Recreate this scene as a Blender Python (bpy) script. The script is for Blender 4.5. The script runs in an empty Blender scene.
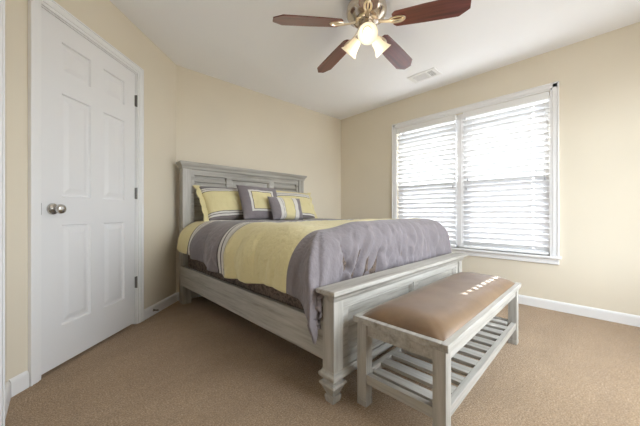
import bpy, bmesh, math, random
from mathutils import Vector, Matrix, noise
R = math.radians
PI = math.pi
random.seed(7)
S = bpy.context.scene
COL = S.collection

# ------------------------------------------------------------------ camera
cam_d = bpy.data.cameras.new('camera')
cam = bpy.data.objects.new('camera', cam_d)
COL.objects.link(cam)
cam.location = (0, 0, 0.91)
cam.rotation_euler = (R(90), 0, R(46.9 - 90))
cam_d.sensor_width = 36
cam_d.lens = 281 / 640 * 36
cam_d.clip_start = 0.02
S.camera = cam

# ------------------------------------------------------------------ world and light
W = bpy.data.worlds.new('sky')
S.world = W
W.use_nodes = True
bg = W.node_tree.nodes['Background']
# bright overcast sky above the horizon, darker ground below it
_tc = W.node_tree.nodes.new('ShaderNodeTexCoord')
_sx = W.node_tree.nodes.new('ShaderNodeSeparateXYZ')
_mr = W.node_tree.nodes.new('ShaderNodeMapRange')
_mr.inputs['From Min'].default_value = -0.12
_mr.inputs['From Max'].default_value = 0.10
_mx = W.node_tree.nodes.new('ShaderNodeMix')
_mx.data_type = 'RGBA'
_mx.inputs[6].default_value = (0.25, 0.25, 0.24, 1)
_mx.inputs[7].default_value = (0.85, 0.93, 1.0, 1)
W.node_tree.links.new(_tc.outputs['Generated'], _sx.inputs[0])
W.node_tree.links.new(_sx.outputs['Z'], _mr.inputs['Value'])
W.node_tree.links.new(_mr.outputs['Result'], _mx.inputs[0])
W.node_tree.links.new(_mx.outputs[2], bg.inputs[0])
bg.inputs[1].default_value = 4.9

def light(name, kind, loc, power, color=(1, 1, 1), rot=(0, 0, 0), parent=None):
    d = bpy.data.lights.new(name, kind)
    d.energy = power
    d.color = color
    o = bpy.data.objects.new(name, d)
    o.location = loc
    o.rotation_euler = rot
    o.parent = parent
    COL.objects.link(o)
    return o

sun = light('sun', 'SUN', (6, 0.6, 4), 7.5, (1.0, 0.95, 0.86))
sun.rotation_euler = Vector((-math.cos(R(36)), 0, -math.sin(R(36)))).to_track_quat('-Z', 'Y').to_euler()
sun.data.angle = R(0.5)
portal = light('window_portal', 'AREA', (3.56, 1.275, 1.285), 1.0, rot=(0, R(90), 0))
portal.data.shape = 'RECTANGLE'
portal.data.size = 1.70
portal.data.size_y = 1.75
portal.data.cycles.is_portal = True
portal2 = light('window_portal', 'AREA', (1.95, -0.76, 1.28), 1.0, rot=(R(90), 0, 0))  # portal for the unseen fill window added behind the camera
portal2.data.shape = 'RECTANGLE'
portal2.data.size = 1.90
portal2.data.size_y = 1.70
portal2.data.cycles.is_portal = True

S.view_settings.view_transform = 'Standard'
S.view_settings.look = 'None'
S.view_settings.gamma = 1
S.view_settings.use_curve_mapping = False
S.view_settings.exposure = 1.33
try:
    S.cycles.use_denoising = True
    S.cycles.max_bounces = 14
    S.cycles.diffuse_bounces = 8
    S.cycles.transparent_max_bounces = 16
    S.cycles.sample_clamp_indirect = 8.0
    S.cycles.caustics_reflective = False
    S.cycles.caustics_refractive = False
except Exception:
    pass

# ------------------------------------------------------------------ material helpers
def mat(name, color, rough=0.6, metal=0.0, **kw):
    m = bpy.data.materials.new(name)
    m.use_nodes = True
    p = m.node_tree.nodes['Principled BSDF']
    p.inputs['Base Color'].default_value = (*color, 1)
    p.inputs['Roughness'].default_value = rough
    p.inputs['Metallic'].default_value = metal
    for k, v in kw.items():
        p.inputs[k.replace('_', ' ')].default_value = v
    return m

def nt(m):
    return m.node_tree, m.node_tree.nodes['Principled BSDF']

def node(t, kind, **props):
    n = t.nodes.new(kind)
    for k, v in props.items():
        setattr(n, k, v)
    return n

def coords(t, scale=(1, 1, 1), which='Object'):
    c = node(t, 'ShaderNodeTexCoord')
    mp = node(t, 'ShaderNodeMapping')
    mp.inputs['Scale'].default_value = scale
    t.links.new(c.outputs[which], mp.inputs['Vector'])
    return mp.outputs['Vector']

def noise_tex(t, vec, scale, detail=3.0, rough=0.5):
    n = node(t, 'ShaderNodeTexNoise')
    n.inputs['Scale'].default_value = scale
    n.inputs['Detail'].default_value = detail
    n.inputs['Roughness'].default_value = rough
    t.links.new(vec, n.inputs['Vector'])
    return n.outputs['Fac']

def ramp(t, fac, stops, interp='LINEAR'):
    r = node(t, 'ShaderNodeValToRGB')
    r.color_ramp.interpolation = interp
    e = r.color_ramp.elements
    while len(e) > 1:
        e.remove(e[-1])
    e[0].position = stops[0][0]
    e[0].color = (*stops[0][1], 1)
    for p, c in stops[1:]:
        k = e.new(p)
        k.color = (*c, 1)
    t.links.new(fac, r.inputs['Fac'])
    return r.outputs['Color']

def bump(t, p, fac, strength, dist=0.01):
    b = node(t, 'ShaderNodeBump')
    b.inputs['Strength'].default_value = strength
    b.inputs['Distance'].default_value = dist
    t.links.new(fac, b.inputs['Height'])
    t.links.new(b.outputs['Normal'], p.inputs['Normal'])

def mixc(t, fac, a, b, blend='MIX'):
    n = node(t, 'ShaderNodeMix', data_type='RGBA', blend_type=blend)
    if isinstance(fac, float):
        n.inputs[0].default_value = fac
    else:
        t.links.new(fac, n.inputs[0])
    for v, i in ((a, 6), (b, 7)):
        if isinstance(v, tuple):
            n.inputs[i].default_value = (*v, 1)
        else:
            t.links.new(v, n.inputs[i])
    return n.outputs[2]

def painted(name, color, rough, var=0.03, scale=160, bmp=0.06):
    m = mat(name, color, rough)
    t, p = nt(m)
    v = coords(t)
    f = noise_tex(t, v, scale, 2)
    if bmp > .02:
        bump(t, p, f, bmp, 0.002)
    g = noise_tex(t, v, 1.3, 2)
    lo = tuple(c * (1 - var) for c in color)
    hi = tuple(min(1, c * (1 + var)) for c in color)
    t.links.new(ramp(t, g, [(0.3, lo), (0.7, hi)]), p.inputs['Base Color'])
    return m

def wood(name, axis):
    """whitewashed grey wood, grain along the given axis"""
    m = mat(name, (0.52, 0.48, 0.41), 0.5)
    t, p = nt(m)
    sc = [26, 26, 26]
    sc[axis] = 1.6
    v = coords(t, tuple(sc))
    f = noise_tex(t, v, 1.0, 6, 0.65)
    f2 = noise_tex(t, v, 3.4, 3, 0.6)
    c = ramp(t, f, [(0.28, (0.23, 0.21, 0.18)), (0.45, (0.40, 0.38, 0.34)), (0.70, (0.52, 0.50, 0.465))])
    c2 = ramp(t, f2, [(0.30, (0.80, 0.79, 0.77)), (0.55, (1, 1, 1))])
    t.links.new(mixc(t, 0.7, c, c2, 'MULTIPLY'), p.inputs['Base Color'])
    bump(t, p, f, 0.12, 0.002)
    return m

M = {}
M['wall'] = painted('beige wall paint', (0.735, 0.67, 0.55), 0.75)
M['ceiling'] = painted('white ceiling paint', (0.89, 0.90, 0.93), 0.9, 0.01)
M['trim'] = painted('white gloss trim paint', (0.82, 0.82, 0.825), 0.4, 0.01, 60, 0.01)
M['door'] = painted('white door paint', (0.79, 0.79, 0.80), 0.4, 0.012, 60, 0.01)
M['woodx'] = wood('greywashed wood lengthwise', 0)
M['woody'] = wood('greywashed wood crosswise', 1)
M['woodz'] = wood('greywashed wood upright', 2)
M['steel'] = mat('satin nickel', (0.62, 0.60, 0.57), 0.24, 1.0)
M['darksteel'] = mat('dark hinge metal', (0.20, 0.19, 0.18), 0.4, 0.9)
M['nickel'] = mat('polished fan nickel', (0.60, 0.53, 0.45), 0.18, 1.0)
M['brassy'] = mat('antique silver brackets', (0.80, 0.70, 0.55), 0.28, 1.0)
M['black'] = mat('black duct interior', (0.02, 0.02, 0.02), 0.9)

def carpet():
    m = mat('tan cut pile carpet', (0.40, 0.30, 0.21), 0.95)
    t, p = nt(m)
    v = coords(t)
    fine = noise_tex(t, v, 130, 3, 0.8)
    mid = noise_tex(t, v, 26, 3, 0.6)
    vs = coords(t, (1.0, 2.3, 1.0))
    big = noise_tex(t, vs, 1.7, 3, 0.55)
    c = ramp(t, fine, [(0.30, (0.19, 0.118, 0.06)), (0.5, (0.425, 0.280, 0.152)), (0.70, (0.64, 0.49, 0.345))])
    c2 = ramp(t, mid, [(0.3, (0.85, 0.84, 0.83)), (0.7, (1.0, 1.0, 1.0))])
    c3 = ramp(t, big, [(0.35, (0.88, 0.87, 0.86)), (0.62, (1.0, 1.0, 1.0))])
    c = mixc(t, 1.0, c, c2, 'MULTIPLY')
    c = mixc(t, 1.0, c, c3, 'MULTIPLY')
    t.links.new(c, p.inputs['Base Color'])
    p.inputs['Sheen Weight'].default_value = 0.25
    p.inputs['Sheen Roughness'].default_value = 0.6
    p.inputs['Specular IOR Level'].default_value = 0.1
    bump(t, p, fine, 0.8, 0.012)
    return m
M['carpet'] = carpet()

def glass():
    m = bpy.data.materials.new('window glass')
    m.use_nodes = True
    t = m.node_tree
    t.nodes.remove(t.nodes['Principled BSDF'])
    tr = node(t, 'ShaderNodeBsdfTransparent')
    gl = node(t, 'ShaderNodeBsdfGlossy')
    gl.inputs['Roughness'].default_value = 0.02
    mx = node(t, 'ShaderNodeMixShader')
    mx.inputs[0].default_value = 0.045
    t.links.new(tr.outputs[0], mx.inputs[1])
    t.links.new(gl.outputs[0], mx.inputs[2])
    t.links.new(mx.outputs[0], t.nodes['Material Output'].inputs[0])
    return m
M['glass'] = glass()

def screen():
    m = bpy.data.materials.new('insect screen mesh')
    m.use_nodes = True
    t = m.node_tree
    t.nodes.remove(t.nodes['Principled BSDF'])
    tr = node(t, 'ShaderNodeBsdfTransparent')
    tr.inputs[0].default_value = (0.85, 0.85, 0.87, 1)
    df = node(t, 'ShaderNodeBsdfDiffuse')
    df.inputs[0].default_value = (0.25, 0.25, 0.26, 1)
    mx = node(t, 'ShaderNodeMixShader')
    mx.inputs[0].default_value = 0.16
    t.links.new(tr.outputs[0], mx.inputs[1])
    t.links.new(df.outputs[0], mx.inputs[2])
    t.links.new(mx.outputs[0], t.nodes['Material Output'].inputs[0])
    return m
M['screen'] = screen()

def slat_mat():
    m = bpy.data.materials.new('white faux wood slat')
    m.use_nodes = True
    t = m.node_tree
    p = t.nodes['Principled BSDF']
    p.inputs['Base Color'].default_value = (0.74, 0.75, 0.77, 1)
    p.inputs['Roughness'].default_value = 0.4
    tl = node(t, 'ShaderNodeBsdfTranslucent')
    tl.inputs[0].default_value = (0.90, 0.92, 0.95, 1)
    mx = node(t, 'ShaderNodeMixShader')
    mx.inputs[0].default_value = 0.03
    t.links.new(p.outputs[0], mx.inputs[1])
    t.links.new(tl.outputs[0], mx.inputs[2])
    t.links.new(mx.outputs[0], t.nodes['Material Output'].inputs[0])
    return m
M['slat'] = slat_mat()

def frosted():
    m = bpy.data.materials.new('lit frosted lamp glass')
    m.use_nodes = True
    t = m.node_tree
    p = t.nodes['Principled BSDF']
    p.inputs['Base Color'].default_value = (0.72, 0.67, 0.57, 1)
    p.inputs['Roughness'].default_value = 0.35
    p.inputs['Emission Color'].default_value = (1.0, 0.86, 0.62, 1)
    p.inputs['Emission Strength'].default_value = 0.20
    tl = node(t, 'ShaderNodeBsdfTranslucent')
    tl.inputs[0].default_value = (0.8, 0.74, 0.62, 1)
    mx = node(t, 'ShaderNodeMixShader')
    mx.inputs[0].default_value = 0.35
    t.links.new(p.outputs[0], mx.inputs[1])
    t.links.new(tl.outputs[0], mx.inputs[2])
    t.links.new(mx.outputs[0], t.nodes['Material Output'].inputs[0])
    return m
M['frosted'] = frosted()
M['bulb'] = mat('glowing bulb', (1, 1, 1), 0.4)
_t, _p = nt(M['bulb'])
_p.inputs['Emission Color'].default_value = (1.0, 0.9, 0.72, 1)
_p.inputs['Emission Strength'].default_value = 0.8

def blade_mat():
    m = mat('dark rosewood fan blade', (0.16, 0.045, 0.03), 0.3)
    t, p = nt(m)
    v = coords(t, (2.2, 40, 40))
    f = noise_tex(t, v, 1.0, 5, 0.6)
    t.links.new(ramp(t, f, [(0.3, (0.055, 0.010, 0.009)), (0.55, (0.135, 0.027, 0.022)), (0.75, (0.19, 0.046, 0.034))]), p.inputs['Base Color'])
    p.inputs['Coat Weight'].default_value = 1.0
    p.inputs['Coat Roughness'].default_value = 0.2
    return m
M['blade'] = blade_mat()

def leather():
    m = mat('brown leather', (0.2, 0.12, 0.065), 0.45)
    m.node_tree.nodes['Principled BSDF'].inputs['Coat Weight'].default_value = 0.8
    m.node_tree.nodes['Principled BSDF'].inputs['Coat Roughness'].default_value = 0.38
    t, p = nt(m)
    v = coords(t)
    f = noise_tex(t, v, 6, 4, 0.6)
    g = node(t, 'ShaderNodeTexVoronoi')
    g.inputs['Scale'].default_value = 220
    t.links.new(v, g.inputs['Vector'])
    t.links.new(ramp(t, f, [(0.3, (0.115, 0.058, 0.022)), (0.7, (0.195, 0.110, 0.048))]), p.inputs['Base Color'])
    bump(t, p, g.outputs['Distance'], 0.12, 0.002)
    return m
M['leather'] = leather()

YEL = (0.74, 0.655, 0.365)
GRY = (0.235, 0.208, 0.22)
WHT = (0.70, 0.67, 0.63)
DRK = (0.10, 0.085, 0.085)

def cloth(name, pattern, wr=0.45):
    """woven fabric; pattern(tree, u, v) returns the colour socket"""
    m = mat(name, YEL, 0.85)
    t, p = nt(m)
    uv = node(t, 'ShaderNodeTexCoord').outputs['UV']
    sp = node(t, 'ShaderNodeSeparateXYZ')
    t.links.new(uv, sp.inputs[0])
    c = pattern(t, sp.outputs['X'], sp.outputs['Y'])
    v = coords(t)
    f = noise_tex(t, v, 9, 4, 0.6)
    w = noise_tex(t, v, 380, 2)
    f = math_n(t, 'ADD', f, math_n(t, 'MULTIPLY', noise_tex(t, coords(t, (1.0, 1.6, 0.7)), 22, 3, 0.55), 0.5))
    c = mixc(t, 1.0, c, ramp(t, w, [(0.3, (0.88, 0.88, 0.88)), (0.7, (1, 1, 1))]), 'MULTIPLY')
    t.links.new(c, p.inputs['Base Color'])
    p.inputs['Sheen Weight'].default_value = 0.2
    p.inputs['Specular IOR Level'].default_value = 0.25
    bump(t, p, f, wr, 0.02)
    return m

def math_n(t, op, a, b=None):
    n = node(t, 'ShaderNodeMath', operation=op)
    for i, v in enumerate((a, b)):
        if v is None:
            continue
        if isinstance(v, (int, float)):
            n.inputs[i].default_value = v
        else:
            t.links.new(v, n.inputs[i])
    return n.outputs[0]

def stripes(t, x, stops):
    return ramp(t, x, stops, 'CONSTANT')

def sham_pat(t, u, v):
    return stripes(t, v, [(0, GRY), (0.055, DRK), (0.07, WHT), (0.115, DRK), (0.13, WHT), (0.175, DRK), (0.19, YEL),
                          (0.78, DRK), (0.795, WHT), (0.84, DRK), (0.855, WHT), (0.895, DRK), (0.91, GRY)])

def trimmed_pat(t, u, v):
    return stripes(t, v, [(0, GRY), (0.05, DRK), (0.065, WHT), (0.11, DRK), (0.125, YEL), (0.72, DRK), (0.735, WHT), (0.80, DRK), (0.812, WHT), (0.86, YEL)])

def square_pat(t, u, v):
    d = math_n(t, 'MAXIMUM', math_n(t, 'ABSOLUTE', math_n(t, 'SUBTRACT', u, 0.5)), math_n(t, 'ABSOLUTE', math_n(t, 'SUBTRACT', v, 0.5)))
    return stripes(t, d, [(0, YEL), (0.25, DRK), (0.265, WHT), (0.315, GRY)])

def lumbar_pat(t, u, v):
    return stripes(t, u, [(0, GRY), (0.20, WHT), (0.29, DRK), (0.30, WHT), (0.34, DRK), (0.35, YEL), (0.66, DRK), (0.67, WHT), (0.80, GRY)])

def comforter_pat(t, u, v):
    # v is metres along the bed, in twentieths of 50 cm, from the foot edge
    s = lambda y: (y + 0.5) / 3.0
    return stripes(t, v, [(0, GRY), (s(0.275), YEL), (s(0.985), DRK), (s(0.997), WHT), (s(1.020), DRK), (s(1.028), WHT), (s(1.092), DRK), (s(1.100), WHT), (s(1.123), DRK),
                          (s(1.135), GRY), (s(1.575), DRK), (s(1.590), WHT), (s(1.63), DRK), (s(1.64), WHT), (s(1.69), DRK), (s(1.70), WHT), (s(1.74), DRK), (s(1.755), YEL)])

M['sham'] = cloth('banded sham fabric', sham_pat)
M['trimmed'] = cloth('yellow sham fabric with white band', trimmed_pat)
M['square'] = cloth('framed cushion fabric', square_pat)
M['lumbar'] = cloth('banded cushion fabric', lumbar_pat)
M['comforter'] = cloth('banded comforter fabric', comforter_pat, 0.8)
M['yellow'] = cloth('yellow flange fabric', lambda t, u, v: ramp(t, u, [(0, YEL), (1, YEL)]))
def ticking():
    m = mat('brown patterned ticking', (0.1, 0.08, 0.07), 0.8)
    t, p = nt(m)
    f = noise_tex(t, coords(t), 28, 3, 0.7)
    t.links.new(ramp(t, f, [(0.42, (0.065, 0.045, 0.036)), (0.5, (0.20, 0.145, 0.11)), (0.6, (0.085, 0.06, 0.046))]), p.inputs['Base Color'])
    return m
M['ticking'] = ticking()
M['cord'] = mat('white cord', (0.75, 0.75, 0.75), 0.7)
M['grey_plastic'] = mat('grey plastic', (0.33, 0.34, 0.36), 0.5)
M['soffit'] = mat('white soffit', (0.7, 0.7, 0.7), 0.8)

# ------------------------------------------------------------------ mesh helpers
def add_box(bm, x0, x1, y0, y1, z0, z1, bev=0.0, seg=2, mtx=None):
    t = bmesh.new()
    bmesh.ops.create_cube(t, size=1)
    for v in t.verts:
        v.co = Vector((x0 + (v.co.x + .5) * (x1 - x0), y0 + (v.co.y + .5) * (y1 - y0), z0 + (v.co.z + .5) * (z1 - z0)))
    if bev:
        bmesh.ops.bevel(t, geom=t.edges[:], offset=bev, segments=seg, affect='EDGES', profile=0.5)
    merge(bm, t, mtx)

def merge(bm, t, mtx=None):
    if mtx is not None:
        bmesh.ops.transform(t, matrix=mtx, verts=t.verts[:])
    me = bpy.data.meshes.new('tmp')
    t.to_mesh(me)
    t.free()
    bm.from_mesh(me)
    bpy.data.meshes.remove(me)

def add_loft(bm, rings, mtx=None, close=True):
    """rings: lists of points, joined one to the next, capped"""
    t = bmesh.new()
    rv = [[t.verts.new(p) for p in ring] for ring in rings]
    n = len(rings[0])
    for a, b in zip(rv, rv[1:]):
        for i in range(n):
            j = (i + 1) % n
            t.faces.new((a[i], a[j], b[j], b[i]))
    if close:
        t.faces.new(rv[0][::-1])
        t.faces.new(rv[-1])
    bmesh.ops.recalc_face_normals(t, faces=t.faces[:])
    merge(bm, t, mtx)

def rect(x0, x1, y0, y1, z):
    return [(x0, y0, z), (x1, y0, z), (x1, y1, z), (x0, y1, z)]

def add_lathe(bm, prof, n=28, mtx=None, close=True):
    rings = [[(r * math.cos(2 * PI * k / n), r * math.sin(2 * PI * k / n), z) for k in range(n)] for r, z in prof]
    add_loft(bm, rings, mtx, close)

def add_tube(bm, pts, r, n=8):
    rings = []
    pts = [Vector(p) for p in pts]
    for i, p in enumerate(pts):
        d = (pts[min(i + 1, len(pts) - 1)] - pts[max(i - 1, 0)]).normalized()
        a = d.orthogonal().normalized() if i == 0 else (a - d * a.dot(d)).normalized()
        b = d.cross(a)
        rr = r[i] if isinstance(r, (list, tuple)) else r
        rings.append([tuple(p + (a * math.cos(2 * PI * k / n) + b * math.sin(2 * PI * k / n)) * rr) for k in range(n)])
    add_loft(bm, rings)

def obj(name, bm, m, parent=None, smooth=False, loc=None):
    me = bpy.data.meshes.new(name)
    if smooth:
        for f in bm.faces:
            f.smooth = True
    bm.to_mesh(me)
    bm.free()
    me.materials.append(m)
    o = bpy.data.objects.new(name, me)
    if loc:
        o.location = loc
    COL.objects.link(o)
    o.parent = parent
    if smooth == 'angle':
        me.shade_smooth()
        try:
            me.set_sharp_from_angle(angle=R(38))
        except Exception:
            pass
    return o

def box_obj(name, m, parent, *a, bev=0.0, seg=2):
    bm = bmesh.new()
    add_box(bm, *a, bev=bev, seg=seg)
    return obj(name, bm, m, parent)

def struct(o):
    o['kind'] = 'structure'
    return o

def tag(o, label, cat, group=None):
    o['label'] = label
    o['category'] = cat
    if group:
        o['group'] = group
    return o

def thing(name, label, cat, loc=(0, 0, 0), rz=0.0, group=None, rot=None):
    o = bpy.data.objects.new(name, None)
    o.empty_display_size = 0.1
    o.location = loc
    o.rotation_euler = rot if rot else (0, 0, rz)
    COL.objects.link(o)
    return tag(o, label, cat, group)

# ------------------------------------------------------------------ room shell
XL, XR, YB, YN, HC = -0.18, 3.405, 3.135, -0.63, 2.44
DG = YB - 0.90                       # the angled wall is the line y - x = DG

bm = bmesh.new(); add_box(bm, XL - .2, XR + .2, YN - .2, YB + .2, -.10, 0)
struct(obj('floor', bm, M['carpet']))
bm = bmesh.new(); add_box(bm, XL - .2, XR + .2, YN - .2, YB + .2, HC, HC + .10)
struct(obj('ceiling', bm, M['ceiling']))
bm = bmesh.new(); add_box(bm, 0.7, XR + .16, YB, YB + .12, 0, HC)
struct(obj('wall_back', bm, M['wall']))
WX0, WX1, WZ0, WZ1 = 1.00, 2.90, .43, 2.13      # unseen opening added behind the camera, to the right, for fill daylight
bm = bmesh.new()
add_box(bm, XL - .12, WX0, YN - .12, YN, 0, HC)
add_box(bm, WX1, XR + .16, YN - .12, YN, 0, HC)
add_box(bm, WX0, WX1, YN - .12, YN, 0, WZ0)
add_box(bm, WX0, WX1, YN - .12, YN, WZ1, HC)
struct(obj('wall_front', bm, M['wall']))

# right wall with the window opening
OY0, OY1, OZ0, OZ1 = 0.455, 2.095, 0.505, 2.065
bm = bmesh.new()
add_box(bm, XR, XR + .16, YN, OY0, 0, HC)
add_box(bm, XR, XR + .16, OY1, YB, 0, HC)
add_box(bm, XR, XR + .16, OY0, OY1, 0, OZ0)
add_box(bm, XR, XR + .16, OY0, OY1, OZ1, HC)
struct(obj('wall_right', bm, M['wall']))

# left wall with its doorway beside the camera
D2A, D2B = 0.85, 1.695
bm = bmesh.new()
add_box(bm, XL - .12, XL, YN, D2A, 0, HC)
add_box(bm, XL - .12, XL, D2B, DG + XL + .06, 0, HC)
add_box(bm, XL - .12, XL, D2A, D2B, 2.06, HC)
add_box(bm, XL - .16, XL - .12, D2A - .05, D2B + .05, 0, HC)
struct(obj('wall_left', bm, M['wall']))

# angled wall: local x runs from the back corner towards the near left, local y into the wall
diag = Matrix.Translation((0.90, YB, 0)) @ Matrix.Rotation(R(225), 4, 'Z')
# local +y must point out of the room
DW = 1.53
DS0, DS1, DZ1 = 0.605, 1.365, 2.047
bm = bmesh.new()
def dbox(b, s0, s1, t0, t1, z0, z1, bev=0.0, seg=2):
    """s along the angled wall, t out of the wall into the room"""
    add_box(b, s0, s1, t0, t1, z0, z1, bev, seg, diag)
dbox(bm, -.05, DS0 - .012, -.12, 0, 0, HC)
dbox(bm, DS1 + .012, DW + .03, -.12, 0, 0, HC)
dbox(bm, DS0 - .012, DS1 + .012, -.12, 0, DZ1 + .012, HC)
dbox(bm, DS0 - .05, DS1 + .05, -.16, -.12, 0, HC)          # closes the space behind the door
struct(obj('wall_angled', bm, M['wall']))

# baseboards, with a small rounded cap
def bb_rings(h=.088, t=.014):
    return [(0, 0), (t, 0), (t, h - .018), (t * .8, h - .008), (t * .45, h - .002), (0, h)]
def baseboard(name, p0, p1, nrm):
    b = bmesh.new()
    n = Vector((nrm[0], nrm[1], 0)).normalized()
    rings = []
    for p in (p0, p1):
        rings.append([tuple(Vector((p[0], p[1], z)) + n * t) for t, z in bb_rings()])
    add_loft(b, rings)
    return struct(obj(name, b, M['trim']))
def dpt(s):
    v = diag @ Vector((s, 0, 0))
    return (v.x, v.y)
dn = (1, -1)
baseboard('baseboard_angled', dpt(0.0), dpt(DS0 - .072), dn)
baseboard('baseboard_angled', dpt(DS1 + .072), dpt(DW - .01), dn)
baseboard('baseboard_back', (0.905, YB), (XR, YB), (0, -1))
baseboard('baseboard_right', (XR, YB - .014), (XR, YN), (-1, 0))
baseboard('baseboard_left', (XL, 2.045), (XL, D2B + .076), (1, 0))
baseboard('baseboard_left', (XL, D2A - .075), (XL, YN), (1, 0))
baseboard('baseboard_front', (XL + .014, YN), (XR - .014, YN), (0, 1))

# ------------------------------------------------------------------ angled door
def six_panel(parent, s0, s1, z0, z1, t_face, thick, name='panel'):
    """door leaf with six raised panels pressed into its face; one mesh"""
    b = bmesh.new()
    w = s1 - s0
    xs = [0, .122, .122 + (w - .122 * 2 - .105) / 2, .122 + (w - .122 * 2 - .105) / 2 + .105, w - .122, w]
    zs = [0, .227, .822, .990, 1.602, 1.727, 1.907, z1 - z0]
    y = t_face
    def quad(p):
        b.faces.new([b.verts.new(q) for q in p])
    def cell(x0, x1, za, zb, deep):
        if not deep:
            quad([(x0, y, za), (x1, y, za), (x1, y, zb), (x0, y, zb)])
            return
        lv = [(0, 0), (.006, -.011), (.022, -.011), (.05, -.003)]
        prev = None
        for ins, d in lv:
            cur = [(x0 + ins, y + d, za + ins), (x1 - ins, y + d, za + ins), (x1 - ins, y + d, zb - ins), (x0 + ins, y + d, zb - ins)]
            if prev:
                for i in range(4):
                    j = (i + 1) % 4
                    quad([prev[i], prev[j], cur[j], cur[i]])
            prev = cur
        quad(prev)
    for i in range(5):
        for k in range(7):
            cell(s0 + xs[i], s0 + xs[i + 1], z0 + zs[k], z0 + zs[k + 1], i in (1, 3) and k in (1, 3, 5))
    bmesh.ops.remove_doubles(b, verts=b.verts[:], dist=1e-5)
    yb = y - thick
    c = [(s0, z0), (s1, z0), (s1, z1), (s0, z1)]
    for i in range(4):
        (xa, za), (xb, zb) = c[i], c[(i + 1) % 4]
        quad([(xa, y, za), (xb, y, zb), (xb, yb, zb), (xa, yb, za)])
    quad([(s0, yb, z0), (s0, yb, z1), (s1, yb, z1), (s1, yb, z0)])
    bmesh.ops.remove_doubles(b, verts=b.verts[:], dist=1e-5)
    bmesh.ops.recalc_face_normals(b, faces=b.faces[:])
    return b

door_root = bpy.data.objects.new('door_1', None)
COL.objects.link(door_root)
door_root.matrix_world = diag
struct(door_root)
obj('door_leaf', six_panel(None, DS0 + .003, DS1 - .003, .018, DZ1 - .003, -.004, .036), M['door'], door_root)
b = bmesh.new()
for s0, s1, z0, z1 in ((DS0 - .012, DS0, 0, DZ1), (DS1, DS1 + .012, 0, DZ1), (DS0 - .012, DS1 + .012, DZ1, DZ1 + .012)):
    add_box(b, s0, s1, -.12, 0, z0, z1)
obj('jamb', b, M['trim'], door_root)
def casing_profile(b, horizontal, e0, e1, a0, a1, sgn=1):
    """stepped casing strip; e0 edge next to the opening, e1 outer edge"""
    for f0, f1, t in ((0, .30, .011), (.28, .86, .016), (.84, 1.0, .021)):
        x0, x1 = sorted((e0 + (e1 - e0) * f0, e0 + (e1 - e0) * f1))
        if horizontal:
            add_box(b, a0, a1, 0, t, x0, x1, bev=.003, seg=2)
        else:
            add_box(b, x0, x1, 0, t, a0, a1, bev=.003, seg=2)
b = bmesh.new()
casing_profile(b, False, DS0 - .006, DS0 - .068, 0, DZ1 + .068)
casing_profile(b, False, DS1 + .006, DS1 + .068, 0, DZ1 + .068)
casing_profile(b, True, DZ1 + .006, DZ1 + .068, DS0 - .068, DS1 + .068)
obj('casing', b, M['trim'], door_root)
for z in (.345, 1.07, 1.825):
    b = bmesh.new()
    add_box(b, DS0 - .010, DS0 + .012, -.004, .0025, z - .045, z + .045, bev=.001)
    add_lathe(b, [(.0055, z - .047), (.0055, z + .047)], 10, Matrix.Translation((DS0 + .001, .006, 0)))
    obj('hinge', b, M['darksteel'], door_root)
b = bmesh.new()
KM = Matrix.Translation((1.297, -.004, .933)) @ Matrix.Rotation(R(-90), 4, 'X')
add_lathe(b, [(0.0, 0), (.033, 0), (.033, .004), (.030, .009), (.016, .012), (.0115, .016), (.0115, .030), (.017, .034), (.026, .041), (.0285, .050), (.026, .059), (.018, .065), (.006, .067), (0, .067)], 30, KM, False)
bmesh.ops.remove_doubles(b, verts=b.verts[:], dist=1e-5)
obj('knob', b, M['steel'], door_root, smooth='angle')
b = bmesh.new()
add_box(b, DS1 - .004, DS1 + .006, -.003, .001, .90, .965, bev=.0005)
obj('strike_plate', b, M['darksteel'], door_root)

# spring door stop screwed to the baseboard
stop = thing('door_stop', 'small metal door stop on the baseboard beside the white door', 'door stop', tuple(diag @ Vector((.40, .014, .045))))
stop.rotation_euler = (0, 0, R(-45))
b = bmesh.new()
pts = [(0.004 + .05 * k / 60, .0055 * math.cos(k * .9), .0055 * math.sin(k * .9)) for k in range(61)]
add_tube(b, pts, .0016, 6)
obj('spring', b, M['steel'], stop, smooth=True)
b = bmesh.new()
add_lathe(b, [(.011, 0), (.011, .005), (.007, .008)], 14, Matrix.Rotation(R(90), 4, 'Y'))
obj('mount', b, M['steel'], stop)
b = bmesh.new()
add_lathe(b, [(.007, .052), (.009, .055), (.009, .064), (.006, .068)], 14, Matrix.Rotation(R(90), 4, 'Y'))
obj('rubber_tip', b, M['trim'], stop)

# left doorway: casing and closed white door
d2 = bpy.data.objects.new('door_2', None)
COL.objects.link(d2)
d2.matrix_world = Matrix.Translation((XL, D2B, 0)) @ Matrix.Rotation(R(-90), 4, 'Z')
struct(d2)
W2 = D2B - D2A
obj('door_leaf', six_panel(None, .015, W2 - .015, .018, 2.045, -.03, .036), M['door'], d2)
b = bmesh.new()
for s0, s1, z0, z1 in ((0, .012, 0, 2.048), (W2 - .012, W2, 0, 2.048), (0, W2, 2.048, 2.06)):
    add_box(b, s0, s1, -.12, 0, z0, z1)
obj('jamb', b, M['trim'], d2)
b = bmesh.new()
casing_profile(b, False, .006, -.075, 0, 2.125)
casing_profile(b, False, W2 - .006, W2 + .07, 0, 2.125)
casing_profile(b, True, 2.054, 2.125, -.075, W2 + .07)
obj('casing', b, M['trim'], d2)
b = bmesh.new()
add_lathe(b, [(0.0, 0), (.033, 0), (.033, .004), (.030, .009), (.016, .012), (.0115, .016), (.0115, .030), (.017, .034), (.026, .041), (.0285, .050), (.026, .059), (.018, .065), (.006, .067), (0, .067)], 30,
          Matrix.Translation((W2 - .08, -.03, .933)) @ Matrix.Rotation(R(-90), 4, 'X'), False)
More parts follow.
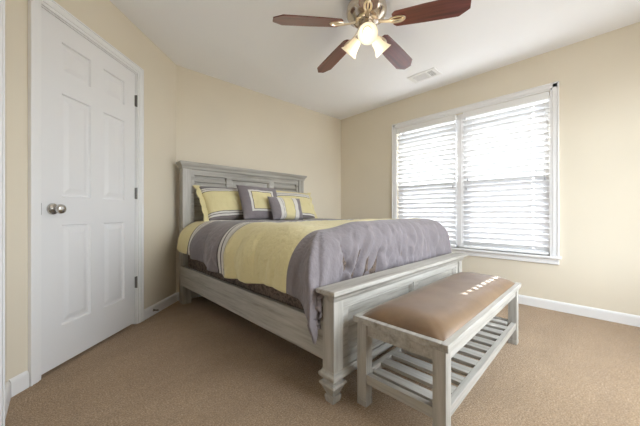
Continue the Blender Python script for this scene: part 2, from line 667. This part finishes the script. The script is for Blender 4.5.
obj('knob', b, M['steel'], d2, smooth='angle')

# ------------------------------------------------------------------ window
# wall local frame: everything in world coordinates, x grows outwards
MY0, MY1 = 1.244, 1.310
def window(n, y0, y1):
    w = bpy.data.objects.new('window_%d' % n, None)
    COL.objects.link(w)
    w.location = (XR, (y0 + y1) / 2, OZ0)
    struct(w)
    a, c = y0 - w.location.y, y1 - w.location.y
    H = OZ1 - OZ0
    zm = 1.245 - OZ0
    b = bmesh.new()                       # frame lining the opening
    add_box(b, .055, .16, a, a + .018, 0, H)
    add_box(b, .055, .16, c - .018, c, 0, H)
    add_box(b, .055, .16, a, c, H - .018, H)
    add_box(b, .055, .16, a, c, 0, .02)
    obj('window_frame', b, M['trim'], w)
    def sash(name, x0, x1, z0, z1):
        b = bmesh.new()
        s = .042
        add_box(b, x0, x1, a + .018, a + .018 + s, z0, z1, bev=.003)
        add_box(b, x0, x1, c - .018 - s, c - .018, z0, z1, bev=.003)
        add_box(b, x0, x1, a + .018 + s, c - .018 - s, z0, z0 + s, bev=.003)
        add_box(b, x0, x1, a + .018 + s, c - .018 - s, z1 - s, z1, bev=.003)
        o = obj(name, b, M['trim'], w)
        b = bmesh.new()
        xm = (x0 + x1) / 2
        add_box(b, xm - .002, xm + .002, a + .018 + s, c - .018 - s, z0 + s, z1 - s)
        obj('glass_pane', b, M['glass'], o)
        return o
    sash('upper_sash', .10, .128, zm - .02, H - .018)
    sash('lower_sash', .068, .096, .02, zm + .022)
    b = bmesh.new()
    add_box(b, .140, .141, a + .018, c - .018, .02, zm)
    obj('insect_screen', b, M['screen'], w)
    return w
window(1, MY1, OY1)
window(2, OY0, MY0)

w3 = bpy.data.objects.new('window_3', None)  # unseen window, added only to bring more daylight into the room
COL.objects.link(w3)
w3.location = ((WX0 + WX1) / 2, YN, WZ0)
struct(w3)
hw, hh = (WX1 - WX0) / 2, WZ1 - WZ0
b = bmesh.new()
for x0, x1, z0, z1 in ((-hw, -hw + .05, 0, hh), (hw - .05, hw, 0, hh), (-hw + .05, hw - .05, 0, .05), (-hw + .05, hw - .05, hh - .05, hh), (-hw + .05, hw - .05, hh / 2 - .025, hh / 2 + .025), (-.03, .03, .05, hh - .05)):
    add_box(b, x0, x1, -.10, -.06, z0, z1, bev=.003)
for x0, x1, z0, z1 in ((-hw - .068, -hw, -.06, hh + .066), (hw, hw + .068, -.06, hh + .066), (-hw, hw, hh, hh + .066), (-hw, hw, -.06, 0)):
    add_box(b, x0, x1, 0, .016, z0, z1, bev=.003)
obj('window_frame', b, M['trim'], w3)
b = bmesh.new()
add_box(b, -hw + .05, hw - .05, -.082, -.078, .05, hh - .05)
obj('glass_pane', b, M['glass'], w3)

# casing, mullion cover, stool and apron
b = bmesh.new()
cy0, cy1, cz1 = OY0 - .068, OY1 + .068, OZ1 + .066
for f0, f1, t in ((0, .30, .012), (.28, .84, .017), (.82, 1.0, .023)):
    add_box(b, XR - t, XR, OY0 - .068 * f1, OY0 - .068 * f0, OZ0, OZ1 + .066 * f1, bev=.003)
    add_box(b, XR - t, XR, OY1 + .068 * f0, OY1 + .068 * f1, OZ0, OZ1 + .066 * f1, bev=.003)
    add_box(b, XR - t, XR, OY0 - .068 * f1, OY1 + .068 * f1, OZ1 + .066 * f0, OZ1 + .066 * f1, bev=.003)
struct(obj('trim_1', b, M['trim']))
b = bmesh.new()
add_box(b, XR + .046, XR + .16, MY0, MY1, OZ0, OZ1, bev=.003)
add_box(b, XR + .036, XR + .047, MY0 + .018, MY1 - .018, OZ0, OZ1, bev=.003)
struct(obj('trim_2', b, M['trim']))
b = bmesh.new()
add_box(b, XR - .045, XR + .055, OY0 - .085, OY1 + .085, OZ0 - .022, OZ0, bev=.006, seg=3)
struct(obj('trim_3', b, M['trim']))
b = bmesh.new()
add_box(b, XR - .018, XR, OY0 - .068, OY1 + .068, OZ0 - .075, OZ0 - .020, bev=.004, seg=2)
struct(obj('trim_4', b, M['trim']))
# roof eave outside, over the window
b = bmesh.new()
add_box(b, XR + .16, 4.30, -1.2, 3.9, 2.42, 2.56)
struct(obj('eave', b, M['soffit']))

# ------------------------------------------------------------------ blinds
PITCH, SW = 0.0575, 0.060
TILT = R(52)
def blind(y0, y1, label, cords, holes, tassels):
    t = thing('window_blind', label, 'blind', (XR + .022, (y0 + y1) / 2, OZ0 + .004), group='white slatted window blinds')
    L = (y1 - y0) / 2
    H = OZ1 - OZ0 - .004
    b = bmesh.new()
    add_box(b, -.018, .022, -L, L, H - .048, H - .002, bev=.003)
    add_box(b, -.030, -.020, -L, L, H - .072, H - .002, bev=.004)
    obj('headrail', b, M['trim'], t)
    b = bmesh.new()
    add_box(b, -.026, .026, -L + .004, L - .004, .004, .024, bev=.005)
    obj('bottom_rail', b, M['trim'], t)
    b = bmesh.new()
    z = .055
    hl = .011
    cuts = [-L + .004] + [v for h in holes for v in (h - hl, h + hl)] + [L - .004]
    while z < H - .085:
        m = Matrix.Translation((0, 0, z)) @ Matrix.Rotation(TILT, 4, 'Y')
        add_box(b, -SW / 2, -.0075, -L + .004, L - .004, -.0014, .0014, mtx=m)
        add_box(b, .0075, SW / 2, -L + .004, L - .004, -.0014, .0014, mtx=m)
        for i in range(0, len(cuts), 2):
            add_box(b, -.0075, .0075, cuts[i], cuts[i + 1], -.0014, .0014, mtx=m)
        z += PITCH
    obj('slats', b, M['slat'], t)
    for h in cords:
        b = bmesh.new()
        for x in (-.0275, .0275):
            add_tube(b, [(x, h + .014, .02), (x, h + .014, H - .05)], .0011, 5)
        obj('ladder_cord', b, M['cord'], t)
    for yy, zz in tassels:
        b = bmesh.new()
        zz -= OZ0 + .004
        add_tube(b, [(-.036, yy, zz + .03), (-.036, yy, H - .06)], .0011, 5)
        c = obj('pull_cord', b, M['cord'], t)
        b = bmesh.new()
        add_lathe(b, [(.003, zz + .034), (.005, zz + .026), (.008, zz + .004), (.007, zz)], 12, Matrix.Translation((-.036, yy, 0)))
        obj('tassel', b, M['grey_plastic'], c, smooth='angle')
    return t
LB = (OY1 - MY1) / 2 - .006
blind(MY1 + .006, OY1 - .006, 'white slatted blind on the left window, partly behind the bed', (-LB + .12, LB - .12), (), ((-.36, 1.205),))
RB = (MY0 - OY0) / 2 - .006
blind(OY0 + .006, MY0 - .006, 'white slatted blind on the right window, nearer the bench', (-RB + .124, RB - .12), (-RB + .124,), ((.33, 1.27), (.345, 1.17), (-.36, 1.225)))

# ------------------------------------------------------------------ ceiling vent
v = thing('ceiling_vent', 'white rectangular ceiling vent near the window wall', 'vent', (2.985, 1.49, HC))
b = bmesh.new()
o_ = (.098, .158)
i_ = (.066, .118)
add_box(b, -o_[0], -i_[0], -o_[1], o_[1], -.008, 0, bev=.002)
add_box(b, i_[0], o_[0], -o_[1], o_[1], -.008, 0, bev=.002)
add_box(b, -i_[0], i_[0], -o_[1], -i_[1], -.008, 0, bev=.002)
add_box(b, -i_[0], i_[0], i_[1], o_[1], -.008, 0, bev=.002)
add_box(b, -i_[0], i_[0], -.052, -.040, -.008, 0)
obj('vent_frame', b, M['trim'], v)
b = bmesh.new()
add_box(b, -i_[0], i_[0], -i_[1], i_[1], -.0012, -.0002)
obj('duct', b, M['black'], v)
b = bmesh.new()
for k in range(9):
    x = -i_[0] + .008 + k * .0145
    add_box(b, -.0036, .0036, -.040, i_[1], -.0006, .0006, mtx=Matrix.Translation((x, 0, -.005)) @ Matrix.Rotation(R(35), 4, 'Y'))
for k in range(5):
    y = -i_[1] + .007 + k * .0135
    add_box(b, -i_[0], i_[0], -.0032, .0032, -.0006, .0006, mtx=Matrix.Translation((0, y, -.005)) @ Matrix.Rotation(R(-40), 4, 'X'))
obj('louvers', b, M['trim'], v)

# ------------------------------------------------------------------ ceiling fan
FX, FY = 1.615, 1.24
fan = thing('ceiling_fan', 'five-blade ceiling fan with dark red wood blades and three lit lamps', 'ceiling fan', (FX, FY, HC))
def fz(z): return z - HC
b = bmesh.new()
add_lathe(b, [(.075, 0), (.085, -.006), (.088, -.03), (.075, -.045), (.06, -.05)], 36)
obj('canopy', b, M['nickel'], fan, smooth='angle')
b = bmesh.new()
add_lathe(b, [(.06, -.045), (.105, -.050), (.138, -.062), (.143, -.090), (.141, -.115), (.132, -.130), (.115, -.140), (.10, -.158), (.080, -.170), (.055, -.174)], 48)
obj('motor_housing', b, M['nickel'], fan, smooth='angle')
b = bmesh.new()
for k in range(10):                                             # vent plates round the underside of the motor
    a = 2 * PI * k / 10 + .3
    add_box(b, .088, .122, -.016, .016, -.002, .002, bev=.001,
            mtx=Matrix.Rotation(a, 4, 'Z') @ Matrix.Translation((0, 0, -.148)) @ Matrix.Rotation(R(-50), 4, 'Y') @ Matrix.Translation((0, 0, 0)))
obj('motor_trim', b, M['brassy'], fan)
BZ = fz(2.258)
for k in range(5):
    a = R(220.5 + 72 * k)
    m = Matrix.Rotation(a, 4, 'Z') @ Matrix.Translation((0, 0, BZ)) @ Matrix.Rotation(R(4.8), 4, 'Y') @ Matrix.Rotation(R(-12), 4, 'X')
    b = bmesh.new()
    out = [(.185, -.042), (.205, -.060), (.40, -.070), (.598, -.074), (.655, -.034), (.662, -.028), (.662, .028), (.655, .034), (.598, .074), (.40, .070), (.205, .060), (.185, .042)]
    add_loft(b, [[(x, y, -.0035) for x, y in out], [(x, y, .0035) for x, y in out]])
    bl = obj('blade', b, M['blade'], fan)
    bl.matrix_local = m
    b = bmesh.new()
    add_loft(b, [[(.085, -.012, .004), (.085, .012, .004), (.085, .012, .014), (.085, -.012, .014)],
                 [(.13, -.009, -.006), (.13, .009, -.006), (.13, .009, .002), (.13, -.009, .002)],
                 [(.17, -.011, -.012), (.17, .011, -.012), (.17, .011, -.004), (.17, -.011, -.004)]])
    oval = lambda rx, ry, z: [(.215 + rx * math.cos(2 * PI * q / 24), ry * math.sin(2 * PI * q / 24), z) for q in range(24)]
    t = bmesh.new()
    rings = [oval(.058, .030, -.004), oval(.056, .028, -.011), oval(.046, .020, -.012), oval(.040, .014, -.006)]
    add_loft(b, rings, None, False)
    add_box(b, .165, .268, -.005, .005, -.012, -.004, bev=.002)
    ir = obj('blade_iron', b, M['brassy'], fan, smooth='angle')
    ir.matrix_local = m
b = bmesh.new()
add_lathe(b, [(.05, -.165), (.056, -.19), (.062, -.215), (.064, -.25), (.058, -.268), (.040, -.285), (.022, -.296), (.012, -.308), (.004, -.316)], 32)
obj('light_hub', b, M['nickel'], fan, smooth='angle')
for k in range(3):
    a = R(221 + 120 * k)
    tilt = R(46)
    dirv = Vector((math.cos(a) * math.sin(tilt), math.sin(a) * math.sin(tilt), -math.cos(tilt)))
    base = Vector((math.cos(a) * .058, math.sin(a) * .058, fz(2.185)))
    q = dirv.to_track_quat('Z', 'Y').to_matrix().to_4x4()
    m = Matrix.Translation(base) @ q
    b = bmesh.new()
    add_lathe(b, [(.012, -.02), (.020, -.004), (.026, .004), (.026, .022), (.024, .026)], 24)
    fit = obj('lamp_socket', b, M['nickel'], fan, smooth='angle')
    fit.matrix_local = m
    b = bmesh.new()
    prof = [(.027, .014), (.032, .022), (.037, .045), (.041, .068), (.047, .09), (.057, .112), (.067, .126)]
    add_lathe(b, prof + [(r - .003, z) for r, z in prof[::-1]], 36, None, False)
    sh = obj('lamp_shade', b, M['frosted'], fan, smooth=True)
    sh.matrix_local = m
    b = bmesh.new()
    add_lathe(b, [(.010, .02), (.014, .035), (.023, .055), (.027, .072), (.024, .088), (.014, .099), (.004, .102)], 24)
    bu = obj('bulb', b, M['bulb'], sh, smooth=True)
    li = light('lamp_and_fill_light', 'POINT', base + dirv * .150, 0.06, (1.0, 0.90, 0.75), parent=fan)
    li.data.shadow_soft_size = .03

light('lamp_and_fill_light', 'POINT', (0, 0, fz(2.02)), 1.1, (1.0, 0.88, 0.72), parent=fan).data.shadow_soft_size = .06  # no bulb here: extra point added below the hub to warm blades and hub

# ------------------------------------------------------------------ bed
BA = R(1.5)
BED = Matrix.Translation((.945, .915, 0)) @ Matrix.Rotation(BA, 4, 'Z')
bed = thing('bed', 'queen bed with greywashed wood louvered headboard and panelled footboard', 'bed', (.945, .915, 0), BA)
BW = 1.68
# footboard
for x0 in (0, BW - .068):
    box_obj('post', M['woodz'], bed, x0, x0 + .068, 0, .075, .13, .50, bev=.003)
def foot(cx, cy):
    b = bmesh.new()
    h = .034
    add_loft(b, [rect(cx - r, cx + r, cy - r, cy + r, z) for z, r in
                 ((.130, h), (.122, h), (.108, h - .004), (.104, h), (.098, h + .012), (.088, h + .015), (.084, h + .010), (.078, h + .006), (.036, h - .012), (.034, h - .007), (.026, h - .005), (.012, h - .007), (0.0, h - .010))])
    return b
for cx in (.034, BW - .034):
    obj('foot', foot(cx, .0375), M['woodz'], bed)
def mould(b, x0, x1, y0, y1, steps):
    add_loft(b, [rect(x0 - o, x1 + o, y0 - o, y1 + o, z) for z, o in steps])
b = bmesh.new()
mould(b, 0, BW, 0, .075, [(.118, .004), (.122, .012), (.134, .016), (.142, .014), (.150, .004), (.158, .001)])
obj('base_moulding', b, M['woodx'], bed)
b = bmesh.new()
mould(b, 0, BW, 0, .040, [(.490, .001), (.496, .006), (.503, .010), (.512, .012), (.524, .024), (.528, .030), (.530, .037), (.534, .040), (.549, .040), (.553, .036)])
obj('footboard_cap', b, M['woodx'], bed)
b = bmesh.new()
add_box(b, .068, BW - .068, .012, .062, .448, .492, bev=.003)
add_box(b, .068, BW - .068, .012, .062, .155, .225, bev=.003)
for x0, x1 in ((.068, .118), (BW / 2 - .035, BW / 2 + .035), (BW - .118, BW - .068)):
    add_box(b, x0, x1, .012, .062, .224, .449, bev=.003)
obj('footboard_frame', b, M['woodx'], bed)
for x0, x1 in ((.118, BW / 2 - .035), (BW / 2 + .035, BW - .118)):
    b = bmesh.new()
    add_loft(b, [[(x0 + i, y, .225 + i), (x1 - i, y, .225 + i), (x1 - i, y, .448 - i), (x0 + i, y, .448 - i)] for i, y in ((0, .056), (0, .020), (.010, .018), (.020, .034), (.022, .038))])
    obj('footboard_panel', b, M['woodx'], bed)
# rails and cross slats
for x0, x1 in ((.004, .034), (BW - .034, BW - .004)):
    b = bmesh.new()
    add_box(b, x0, x1, .075, 2.06, .195, .385, bev=.004)
    obj('side_rail', b, M['woody'], bed)
for y in (.35, .85, 1.35, 1.85):
    box_obj('support_slat', M['woodx'], bed, .034, BW - .034, y - .04, y + .04, .225, .245)
# headboard
HY, HB = 2.05, 2.150
HW = 1.632
for x0 in (.018, HW - .018 - .085):
    box_obj('headboard_post', M['woodz'], bed, x0, x0 + .085, HY, HB, 0, 1.362, bev=.004)
b = bmesh.new()
mould(b, .018, HW - .018, HY, HB - .006, [(1.355, .001), (1.362, .006), (1.372, .008), (1.382, .011), (1.396, .022), (1.402, .024), (1.404, .030), (1.420, .032), (1.424, .028)])
for v_ in b.verts:
    v_.co.y = min(v_.co.y, HB + .004)
obj('headboard_crown', b, M['woodx'], bed)
b = bmesh.new()
hx0, hx1 = .103, HW - .103
cols = [(hx0, hx0 + .035), (.485, .545), (1.06, 1.12), (hx1 - .035, hx1)]
for x0, x1 in cols:
    add_box(b, x0, x1, HY + .015, HY + .060, .40, 1.30, bev=.003)
add_box(b, hx0, hx1, HY + .015, HY + .060, 1.298, 1.358, bev=.003)
add_box(b, hx0, hx1, HY + .015, HY + .060, .36, .42, bev=.003)
obj('headboard_frame', b, M['woodx'], bed)
for i in (0, 2):
    x0, x1 = cols[i][1], cols[i + 1][0]
    b = bmesh.new()
    add_box(b, x0 - .004, x1 + .004, HY + .052, HY + .058, .41, 1.30)
    z = .435
    while z < 1.295:
        add_box(b, x0 - .001, x1 + .001, -.004, .004, -.023, .023, bev=.002, mtx=Matrix.Translation((0, HY + .036, z)) @ Matrix.Rotation(R(-30), 4, 'X'))
        z += .043
    obj('louver_panel', b, M['woodx'], bed)
b = bmesh.new()
x0, x1 = cols[1][1], cols[2][0]
add_loft(b, [[(x0 + i, HY + y, .42 + i), (x1 - i, HY + y, .42 + i), (x1 - i, HY + y, 1.298 - i), (x0 + i, HY + y, 1.298 - i)] for i, y in ((0, .058), (0, .022), (.012, .020), (.022, .036), (.024, .040))])
obj('center_panel', b, M['woodx'], bed)

# the mattress lies in the bed frame
def lying(name, label, cat, m, x0, x1, y0, y1, z0, z1, bev):
    b = bmesh.new()
    add_box(b, x0, x1, y0, y1, 0, z1 - z0, bev=bev, seg=4)
    o = obj(name, b, m, None)
    o.matrix_world = BED @ Matrix.Translation((0, 0, z0))
    return tag(o, label, cat)
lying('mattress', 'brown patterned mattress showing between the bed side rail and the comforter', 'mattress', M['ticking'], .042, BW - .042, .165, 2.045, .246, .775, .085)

# ------------------------------------------------------------------ comforter
CX0, CX1, CY0, CRF, CRS = .20, BW - .115, .285, .165, (.26, .165)
CYE = 2.035
def comforter():
    AL, AR, BF = .52, .46, .44
    na, nb = 190, 190
    a0, a1 = CX0 - AL, CX1 + AR
    b0, b1 = CY0 - BF, CYE
    me = bmesh.new()
    uvl = me.loops.layers.uv.new('UVMap')
    grid = []
    for j in range(nb + 1):
        row = []
        bb = b0 + (b1 - b0) * j / nb
        for i in range(na + 1):
            aa = a0 + (a1 - a0) * i / na
            side = -1 if aa < (CX0 + CX1) / 2 else 1
            edge = CX0 if side < 0 else CX1
            da = max(0.0, (edge - aa) * -side * -1 if False else (edge - aa if side < 0 else aa - edge))
            # the side hem runs a little uneven
            pts = ((.0, .44), (.285, .42), (.7, .462), (1.1, .475), (1.45, .425), (1.75, .395), (2.1, .365))
            for (p0, l0), (p1, l1) in zip(pts, pts[1:]):
                if p0 <= max(0.0, bb) <= p1:
                    k = (max(0.0, bb) - p0) / (p1 - p0)
                    da *= (l0 + (l1 - l0) * k + (.054 if side < 0 else 0) + .012 * noise.noise(Vector((bb * 4, 1, 0)))) / (AL if side < 0 else AR)
                    break
            db = max(0.0, CY0 - bb)
            r = math.hypot(da, db)
            ex, ey = min(max(aa, CX0), CX1), max(bb, CY0)
            z0 = .838 + .022 * math.exp(-((ey - .36) / .22) ** 2) - .045 * math.exp(-((ex - CX0) ** 2 + (ey - CY0) ** 2) / .045)
            if r < 1e-6:
                x, y, z = aa, bb, z0
                n = noise.noise(Vector((aa * 3.2, bb * 3.2, 0))) * .012 + noise.noise(Vector((aa * 9, bb * 7, 3))) * .008 - abs(noise.noise(Vector((aa * 5 + bb * 3, bb * 4, 13)))) * .010
                # quilt tucks in a staggered grid
                for ty in (.30, .62, .95, 1.30, 1.62, 1.95):
                    for k in range(5):
                        tx = .20 + .33 * k + (.16 if int(ty * 10) % 2 else 0)
                        d2 = ((aa - tx) ** 2 + (bb - ty) ** 2) / .0022
                        if d2 < 9:
                            n -= .007 * math.exp(-d2)
                # soft sag from head to shoulder
                n -= .02 * max(0, (bb - 1.7)) 
                edge_d = min(aa - CX0, CX1 - aa, bb - CY0)
                n *= min(1.0, .45 + edge_d * 4)
                z += n
            else:
                phi = math.atan2(db, da)
                CR = CRS[0 if side < 0 else 1] * math.cos(phi) ** 2 + CRF * math.sin(phi) ** 2
                q = PI * CR / 2
                if r < q:
                    out, drop = CR * math.sin(r / CR), CR * (1 - math.cos(r / CR))
                else:
                    out, drop = CR + (r - q) * .03, CR + (r - q)
                w = min(1.0, r / .35)
                if da > 0 and db == 0:
                    s = bb
                    f = (math.sin(s * 21 + 2.5 * noise.noise(Vector((s * 2, r * 2, 0)))) * .013 - (1 - abs(noise.noise(Vector((s * 7, r * 2, 31))))) ** 5 * .016 + noise.noise(Vector((s * 6, r * 4, 7))) * .020)
                    out += f * w
                elif db > 0 and da == 0:
                    s = aa
                    sk = s + r * .55 * (1 if s < .8 else .2)        # creases run askew, fanning from the near corner
                    f = (math.sin(s * 13 + 6 * noise.noise(Vector((sk * 2.0, r * 2.5, 4)))) * .006 - (1 - abs(noise.noise(Vector((sk * 9, r * 2.2, 9))))) ** 4 * .022
                         + noise.noise(Vector((sk * 14, r * 3.5, 2))) * .020 - (1 - abs(noise.noise(Vector((s * 7 - r * 3.5, r * 2.5 + s * 2, 21))))) ** 5 * .026)
                    f *= 1.2 + 1.0 * math.exp(-max(0, s - CX0) / .35)
                    out += f * w
                else:
                    s0 = CY0 if phi < .8 else 0
                    f = math.cos(phi * 9.0 + r * 2.5 + .6) * .018 + noise.noise(Vector((phi * 3, r * 3, 2))) * .012
                    bl = min(1, phi / .15, (PI / 2 - phi) / .15)
                    out += f * w * bl
                c_, s_ = math.cos(phi), math.sin(phi)
                c0 = c_
                hang = min(1, max(0, (r - .16) / .30))
                c_ = c_ ** (.55 - .27 * hang) * (CRS[0 if side < 0 else 1] / CR) if c_ > 1e-6 else 0
                s_ = s_ ** .75 if s_ > 1e-6 else 0
                cx = edge if da > 0 else aa
                cy = CY0 if db > 0 else bb
                x = cx + side * out * c_ if da > 0 else aa
                y = cy - out * s_ * (1 + .28 * hang * min(1, c0 * 1.6) if da > 0 else 1)
                y = max(y, .088 + .003 * noise.noise(Vector((aa * 9, bb * 9, 0))))
                z = z0 - drop + noise.noise(Vector((aa * 5, bb * 5, 5))) * .008 * (1 - w)
                if db == 0 and bb > 1.7:
                    z -= .02 * (bb - 1.7)
                # a low tip at the corner lies outside the rail and before the post
                if da > 0 and z < .40:
                    x = min(x, -.022) if side < 0 else max(x, BW + .022)
            row.append((me.verts.new((x, y, z)), aa, bb))
        grid.append(row)
    for j in range(nb):
        for i in range(na):
            c = [grid[j][i], grid[j][i + 1], grid[j + 1][i + 1], grid[j + 1][i]]
            f = me.faces.new([k[0] for k in c])
            f.smooth = True
            for lp, k in zip(f.loops, c):
                lp[uvl].uv = ((k[1] + .5) / 3.0, (k[2] + .5) / 3.0)
    me.normal_update()
    o = obj('comforter', me, M['comforter'], None)
    s = o.modifiers.new('thickness', 'SOLIDIFY')
    s.thickness = .022
    s.offset = -1
    o.matrix_world = BED
    return tag(o, 'pale yellow and grey banded comforter with white stripes, spread over the bed', 'comforter')
comforter()

# ------------------------------------------------------------------ pillows
def pillow_mesh(w, h, th, power=.5, pinch=.06, flange=0.0):
    me = bmesh.new()
    uvl = me.loops.layers.uv.new('UVMap')
    n = 36
    def pt(i, j, s):
        u, v_ = -1 + 2 * i / n, -1 + 2 * j / n
        fu, fv = max(0, 1 - abs(u) ** 2.6), max(0, 1 - abs(v_) ** 2.6)
        t = th / 2 * (fu * fv) ** power
        t *= 1 + .16 * noise.noise(Vector((u * 2.1 + w * 9, v_ * 2.1, s * 3))) - .10 * (1 - abs(noise.noise(Vector((u * 2.5 + w * 20, v_ * 1.6 + u, s * 5 + h * 7))))) ** 5
        x = u * w / 2 * (1 - pinch * (1 - v_ * v_)) * (1 + .035 * v_)
        z = v_ * h / 2 * (1 - pinch * (1 - u * u))
        return (x, s * t, z)
    for s in (-1, 1):
        g = [[me.verts.new(pt(i, j, s)) for i in range(n + 1)] for j in range(n + 1)]
        for j in range(n):
            for i in range(n):
                q = [(j, i), (j, i + 1), (j + 1, i + 1), (j + 1, i)]
                f = me.faces.new([g[a][c] for a, c in (q if s < 0 else q[::-1])])
                f.smooth = True
                for lp, (a, c) in zip(f.loops, (q if s < 0 else q[::-1])):
                    lp[uvl].uv = (c / n, a / n)
    bmesh.ops.remove_doubles(me, verts=me.verts[:], dist=1e-4)
    return me

def flange_mesh(w, h, ext, pinch, sx):
    """flat stitched border along one end of a sham"""
    b = bmesh.new()
    n = 24
    rings = []
    for j in range(n + 1):
        v_ = -1 + 2 * j / n
        x0 = w / 2 * (1 - pinch * (1 - v_ * v_)) * (1 + .035 * v_) - .012
        x1 = x0 + ext + .012 + .006 * math.sin(j * 1.1)
        wv = .008 * math.sin(j * .9 + sx) + .004 * math.sin(j * 2.3)
        z = v_ * (h / 2 + ext * .25)
        rings.append([(sx * x0, -.003, z), (sx * x0, .003, z), (sx * x1, .003 + wv, z), (sx * x1, -.003 + wv, z)])
    add_loft(b, rings)
    return b

def pillow(name, label, m, w, h, th, x, y, z, lean, yaw=0.0, roll=0.0, flange=0.0, pinch=.06):
    t = thing(name, label, 'pillow', (x, y, z), group=None)
    mtx = Matrix.Rotation(yaw, 4, 'Z') @ Matrix.Rotation(-lean, 4, 'X') @ Matrix.Rotation(roll, 4, 'Y') @ Matrix.Translation((0, 0, h / 2))
    # the lower corners sit in, the upper ones flare
    p = obj('pillow_body', pillow_mesh(w, h, th, pinch=pinch), m, t)
    p.matrix_local = mtx
    if flange:
        for sx in (-1, 1):
            f = obj('flange', flange_mesh(w, h, flange, pinch, sx), M['yellow'], t, smooth='angle')
            f.matrix_local = mtx
            f['label'] = 'pale yellow flat edge'
    t['group'] = 'pillows on the bed'
    return t

PZ = .832
pillow('pillow', 'leftmost yellow banded sham leaning on the louvered headboard', M['sham'], .58, .40, .19, 1.365, 2.765, PZ, R(27), R(1.5), R(-1.5), .045)
pillow('pillow', 'yellow banded sham farthest right, behind the small cushion', M['trimmed'], .62, .40, .19, 2.225, 2.78, PZ, R(27), R(1.5), R(1.5), .045)
pillow('pillow', 'square grey cushion with a white-framed yellow centre', M['square'], .47, .41, .15, 1.605, 2.585, PZ + .002, R(26), R(-2), R(2), pinch=.04)
pillow('pillow', 'small cushion banded grey, white and yellow, foremost on the bed', M['lumbar'], .45, .265, .13, 1.855, 2.475, PZ + .002, R(20), R(4), R(1), pinch=.05)

# ------------------------------------------------------------------ bench
NA = R(1.8)
# local x along the bench, y across; origin at the near left floor corner of the top's outline
bench = thing('bench', 'greywashed wood bench with brown leather seat at the foot of the bed', 'bench', (1.051, .432, 0), NA)
BL, BD, BH = 1.325, .445, .42
LG = .052
ins = .014
for x0 in (ins, BL - ins - LG):
    for y0 in (ins, BD - ins - LG):
        b = bmesh.new()
        add_box(b, x0, x0 + LG, y0, y0 + LG, .034, BH - .028, bev=.0025)
        add_box(b, x0 + .002, x0 + LG - .002, y0 + .002, y0 + LG - .002, .029, .036)
        add_box(b, x0 - .001, x0 + LG + .001, y0 - .001, y0 + LG + .001, 0, .030, bev=.003)
        obj('leg', b, M['woodz'], bench)
b = bmesh.new()
for x0, x1, y0, y1 in ((0, BL, 0, .03), (0, BL, BD - .03, BD), (0, .03, .03, BD - .03), (BL - .03, BL, .03, BD - .03)):
    add_box(b, x0, x1, y0, y1, BH - .030, BH, bev=.003)
obj('top_frame', b, M['woodx'], bench)
b = bmesh.new()
for y0 in (ins + .008, BD - ins - .030):
    add_box(b, ins + LG, BL - ins - LG, y0, y0 + .022, BH - .085, BH - .030, bev=.002)
for x0 in (ins + .008, BL - ins - .030):
    add_box(b, x0, x0 + .022, ins + LG, BD - ins - LG, BH - .085, BH - .030, bev=.002)
obj('apron', b, M['woodx'], bench)
b = bmesh.new()
nx, ny = 60, 30
cx0, cx1, cy0, cy1 = .024, BL - .024, .024, BD - .024
g = []
for j in range(ny + 1):
    row = []
    for i in range(nx + 1):
        u, w_ = -1 + 2 * i / nx, -1 + 2 * j / ny
        # bunch the samples at the rim
        u = math.copysign(1 - (1 - abs(u)) ** 1.7, u); w_ = math.copysign(1 - (1 - abs(w_)) ** 1.7, w_)
        x = (cx0 + cx1) / 2 + u * (cx1 - cx0) / 2
        y = (cy0 + cy1) / 2 + w_ * (cy1 - cy0) / 2
        dx, dy = min(x - cx0, cx1 - x), min(y - cy0, cy1 - y)
        e = lambda d: 1 - max(0, 1 - d / .13) ** 2.2
        hgt = .056 * (e(dx) * e(dy)) ** .62
        # corner tucks
        hgt -= .004 * math.exp(-((dx - dy) / .012) ** 2) * math.exp(-(dx / .08) ** 2) if dx > .004 else 0
        row.append(b.verts.new((x, y, BH - .006 + hgt + .0015 * noise.noise(Vector((x * 9, y * 9, 0))))))
    g.append(row)
for j in range(ny):
    for i in range(nx):
        f = b.faces.new((g[j][i], g[j][i + 1], g[j + 1][i + 1], g[j + 1][i])); f.smooth = True
rim = [g[0][i] for i in range(nx + 1)] + [g[j][nx] for j in range(1, ny + 1)] + [g[ny][i] for i in range(nx - 1, -1, -1)] + [g[j][0] for j in range(ny - 1, 0, -1)]
low = [b.verts.new((v_.co.x, v_.co.y, BH - .028)) for v_ in rim]
for i in range(len(rim)):
    j = (i + 1) % len(rim)
    b.faces.new((rim[j], rim[i], low[i], low[j]))
b.faces.new(low[::-1])
bmesh.ops.recalc_face_normals(b, faces=b.faces[:])
obj('seat_cushion', b, M['leather'], bench)
# lower shelf
for y0 in (ins + .006, BD - ins - .034):
    box_obj('shelf_rail', M['woodx'], bench, ins + LG, BL - ins - LG, y0, y0 + .028, .108, .150, bev=.002)
for x0 in (ins + .006, BL - ins - .034):
    box_obj('shelf_rail', M['woody'], bench, x0, x0 + .028, ins + LG, BD - ins - LG, .108, .152, bev=.002)
ns = 12
for k in range(ns):
    x = ins + LG + .028 + (BL - 2 * ins - 2 * LG - .056) * k / (ns - 1)
    x0, x1 = x - .030, x + .030
    y0, y1 = ins + .034, BD - ins - .034
    if k in (0, ns - 1):
        y0, y1 = ins + LG + .001, BD - ins - LG - .001
        x0, x1 = x - .026, x + .026
    box_obj('shelf_slat', M['woody'], bench, x0, x1, y0, y1, .132, .150, bev=.002)
